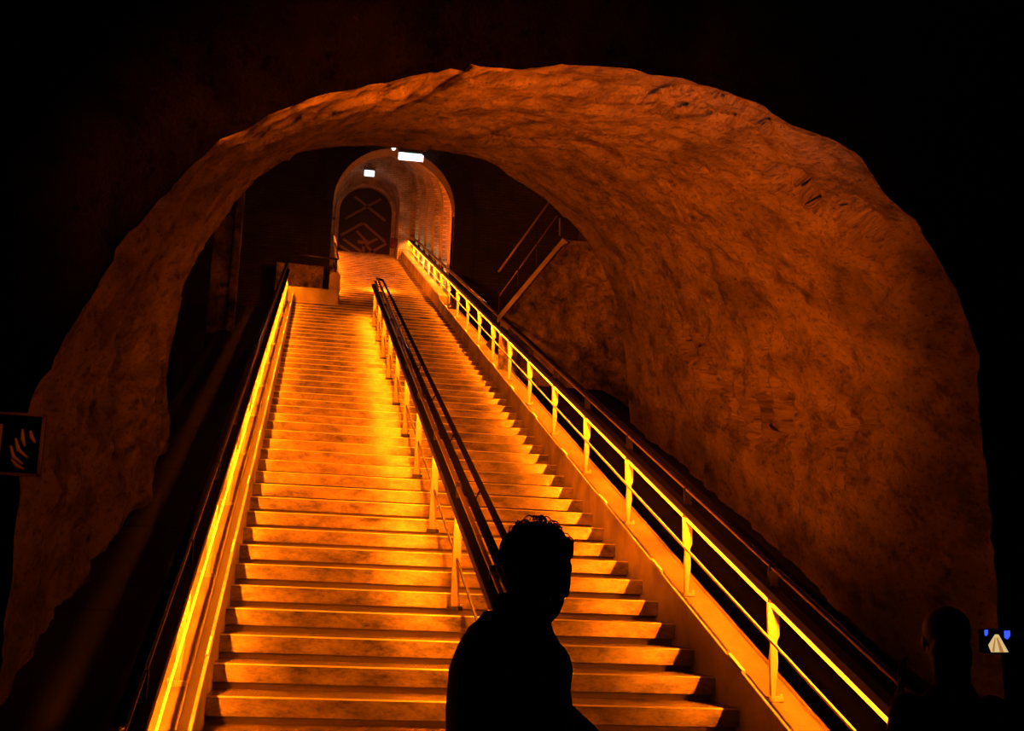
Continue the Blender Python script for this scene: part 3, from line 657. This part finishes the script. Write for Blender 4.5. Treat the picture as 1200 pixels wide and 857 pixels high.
def person_two():
    t = thing('person', 'person at the far right in dark clothes, arms raised, photographing with a glowing phone', 'person', (2.885, -3.75, -.858), rotz=math.radians(80))
    # local +X is the way the figure faces (up the stair); +Y is its left
    hc = (.03, .0, 1.455)
    bm = bmesh.new(); head_parts(bm, hc, 1.0, math.radians(-8), math.radians(0))
    capsule(bm, (.0, 0, 1.24), (.01, 0, 1.36), .052, .050)
    loft(bm, [((0, 0, .78), .11, .15), ((0, 0, .95), .10, .13), ((0, 0, 1.12), .105, .15), ((0, 0, 1.22), .085, .145), ((0, 0, 1.28), .05, .07)])
    for s in (-1, 1):
        capsule(bm, (0, s*.085, .8), (.015, s*.09, .44), .08, .05); capsule(bm, (.015, s*.09, .44), (-.02, s*.095, .08), .048, .035); capsule(bm, (-.04, s*.095, .04), (.12, s*.11, .028), .036, .026)
    capsule(bm, (0, .155, 1.22), (.10, .16, 1.03), .048, .038); capsule(bm, (.10, .16, 1.03), (.20, .115, 1.24), .036, .026); hand(bm, (.205, .112, 1.25), (.25, -.05, 1), (-.5, -1, 0), .9, .35, 1)
    capsule(bm, (0, -.155, 1.22), (.14, -.21, 1.05), .048, .038); capsule(bm, (.14, -.21, 1.05), (.31, -.15, 1.30), .036, .026); hand(bm, (.315, -.15, 1.31), (.25, .1, 1), (-.3, 1, 0), .9, .35, -1)
    remesh(obj('body', bm, M['skin'], t), .006, 2)
    bm = bmesh.new(); loft(bm, [((0, 0, .70), .15, .19), ((0, 0, .85), .135, .17), ((0, 0, .98), .125, .155), ((0, 0, 1.12), .125, .165), ((0, 0, 1.21), .105, .165), ((0, 0, 1.27), .07, .09), ((0, 0, 1.30), .06, .062)])
    capsule(bm, (0, .155, 1.21), (.10, .165, 1.03), .062, .054); capsule(bm, (.10, .165, 1.03), (.19, .12, 1.20), .052, .042)
    capsule(bm, (0, -.155, 1.21), (.14, -.215, 1.05), .062, .054); capsule(bm, (.14, -.215, 1.05), (.295, -.155, 1.27), .052, .042)
    remesh(obj('coat', bm, M['cloth'], t), .009, 4)
    bm = bmesh.new()
    for s in (-1, 1): capsule(bm, (0, s*.08, .8), (.015, s*.09, .44), .095, .065); capsule(bm, (.015, s*.09, .44), (-.02, s*.095, .1), .064, .055)
    remesh(obj('trousers', bm, M['cloth2'], t), .01, 3)
    for s in (-1, 1):
        bm = bmesh.new(); ell(bm, (.045, s*.105, .042), (.13, .044, .04)); ell(bm, (-.035, s*.10, .06), (.05, .042, .055)); remesh(obj('shoe', bm, M['shoe'], t), .008, 2)
    bm = bmesh.new(); ell(bm, (hc[0]-.018, 0, hc[2]+.042), (.104, .086, .088)); ell(bm, (hc[0]-.055, 0, hc[2]-.05), (.06, .078, .10)); ell(bm, (hc[0]-.06, 0, hc[2]-.13), (.045, .07, .07))
    remesh(obj('hair', bm, M['hair'], t), .007, 2)
    return t
person_two()
# phone held at eye level, its screen showing the lit stair
pc = atY(1168, 752, -3.40)
ph = thing('phone', 'phone held up at the far right, screen showing a pale fan of steps', 'phone', tuple(pc), rotz=math.radians(-14))
obj('case', box(bmesh.new(), -.07, .075, -.004, .006, -.048, .048, .003), M['dull'], ph)
scr = obj('screen', box(bmesh.new(), -.062, .066, -.0055, -.0045, -.043, .043), M['screenblk'], ph)
def sp(pts, y, mat, nm='screen_image'):
    bm = bmesh.new(); prism(bm, pts, 'y', y-.0006, y); return obj(nm, bm, mat, scr)
S = .0031
def q(px, py): return ((px-1168)*S*1.0, -(py-752)*S)
sp([q(1165.5, 743), q(1170, 743), q(1182, 765), q(1160, 766), q(1156.5, 757)], -.0058, M['screencream'])
sp([q(1167, 747), q(1169, 747), q(1176, 765), q(1171, 766)], -.0066, M['screenrust'])
sp([q(1165, 747), q(1166, 748), q(1164, 765), q(1161, 765)], -.0066, M['screenrust'])
for cx, w_, h_ in ((1154.5, 4.5, 9), (1181, 7.5, 12)): sp([q(cx-w_/2, 738), q(cx+w_/2, 737.5), q(cx+w_/2, 737+h_*.6), q(cx, 737+h_), q(cx-w_/2, 737+h_*.8)], -.0058, M['screenblue'])
# ------------------------------------------------------------------ added unseen cool light for glints on the rock, upper right, and dim ambient
area((3.6, -3.4, 2.2), (3.7, -.7, 4.7), .15, 4, (.75, .9, .7), spread=60)
wd = bpy.data.worlds.new('cellar_dark'); bpy.context.scene.world = wd; wd.use_nodes = True
wd.node_tree.nodes['Background'].inputs[0].default_value = (.0, .0, .0, 1); wd.node_tree.nodes['Background'].inputs[1].default_value = 0
# ------------------------------------------------------------------ camera
cd = bpy.data.cameras.new('camera'); co = bpy.data.objects.new('camera', cd); C.objects.link(co); bpy.context.scene.camera = co
cd.sensor_width = 36; cd.sensor_fit = 'HORIZONTAL'; cd.lens = FPX*36/1200; cd.clip_start = .05; cd.clip_end = 200
b_ = -fw
co.matrix_world = Matrix(((rt.x, up.x, b_.x, CP.x), (rt.y, up.y, b_.y, CP.y), (rt.z, up.z, b_.z, CP.z), (0, 0, 0, 1)))
sc = bpy.context.scene
sc.view_settings.view_transform = 'Standard'; sc.view_settings.look = 'None'; sc.view_settings.exposure = 0; sc.view_settings.gamma = 1
sc.cycles.use_denoising = True; sc.cycles.max_bounces = 6; sc.cycles.sample_clamp_indirect = 6
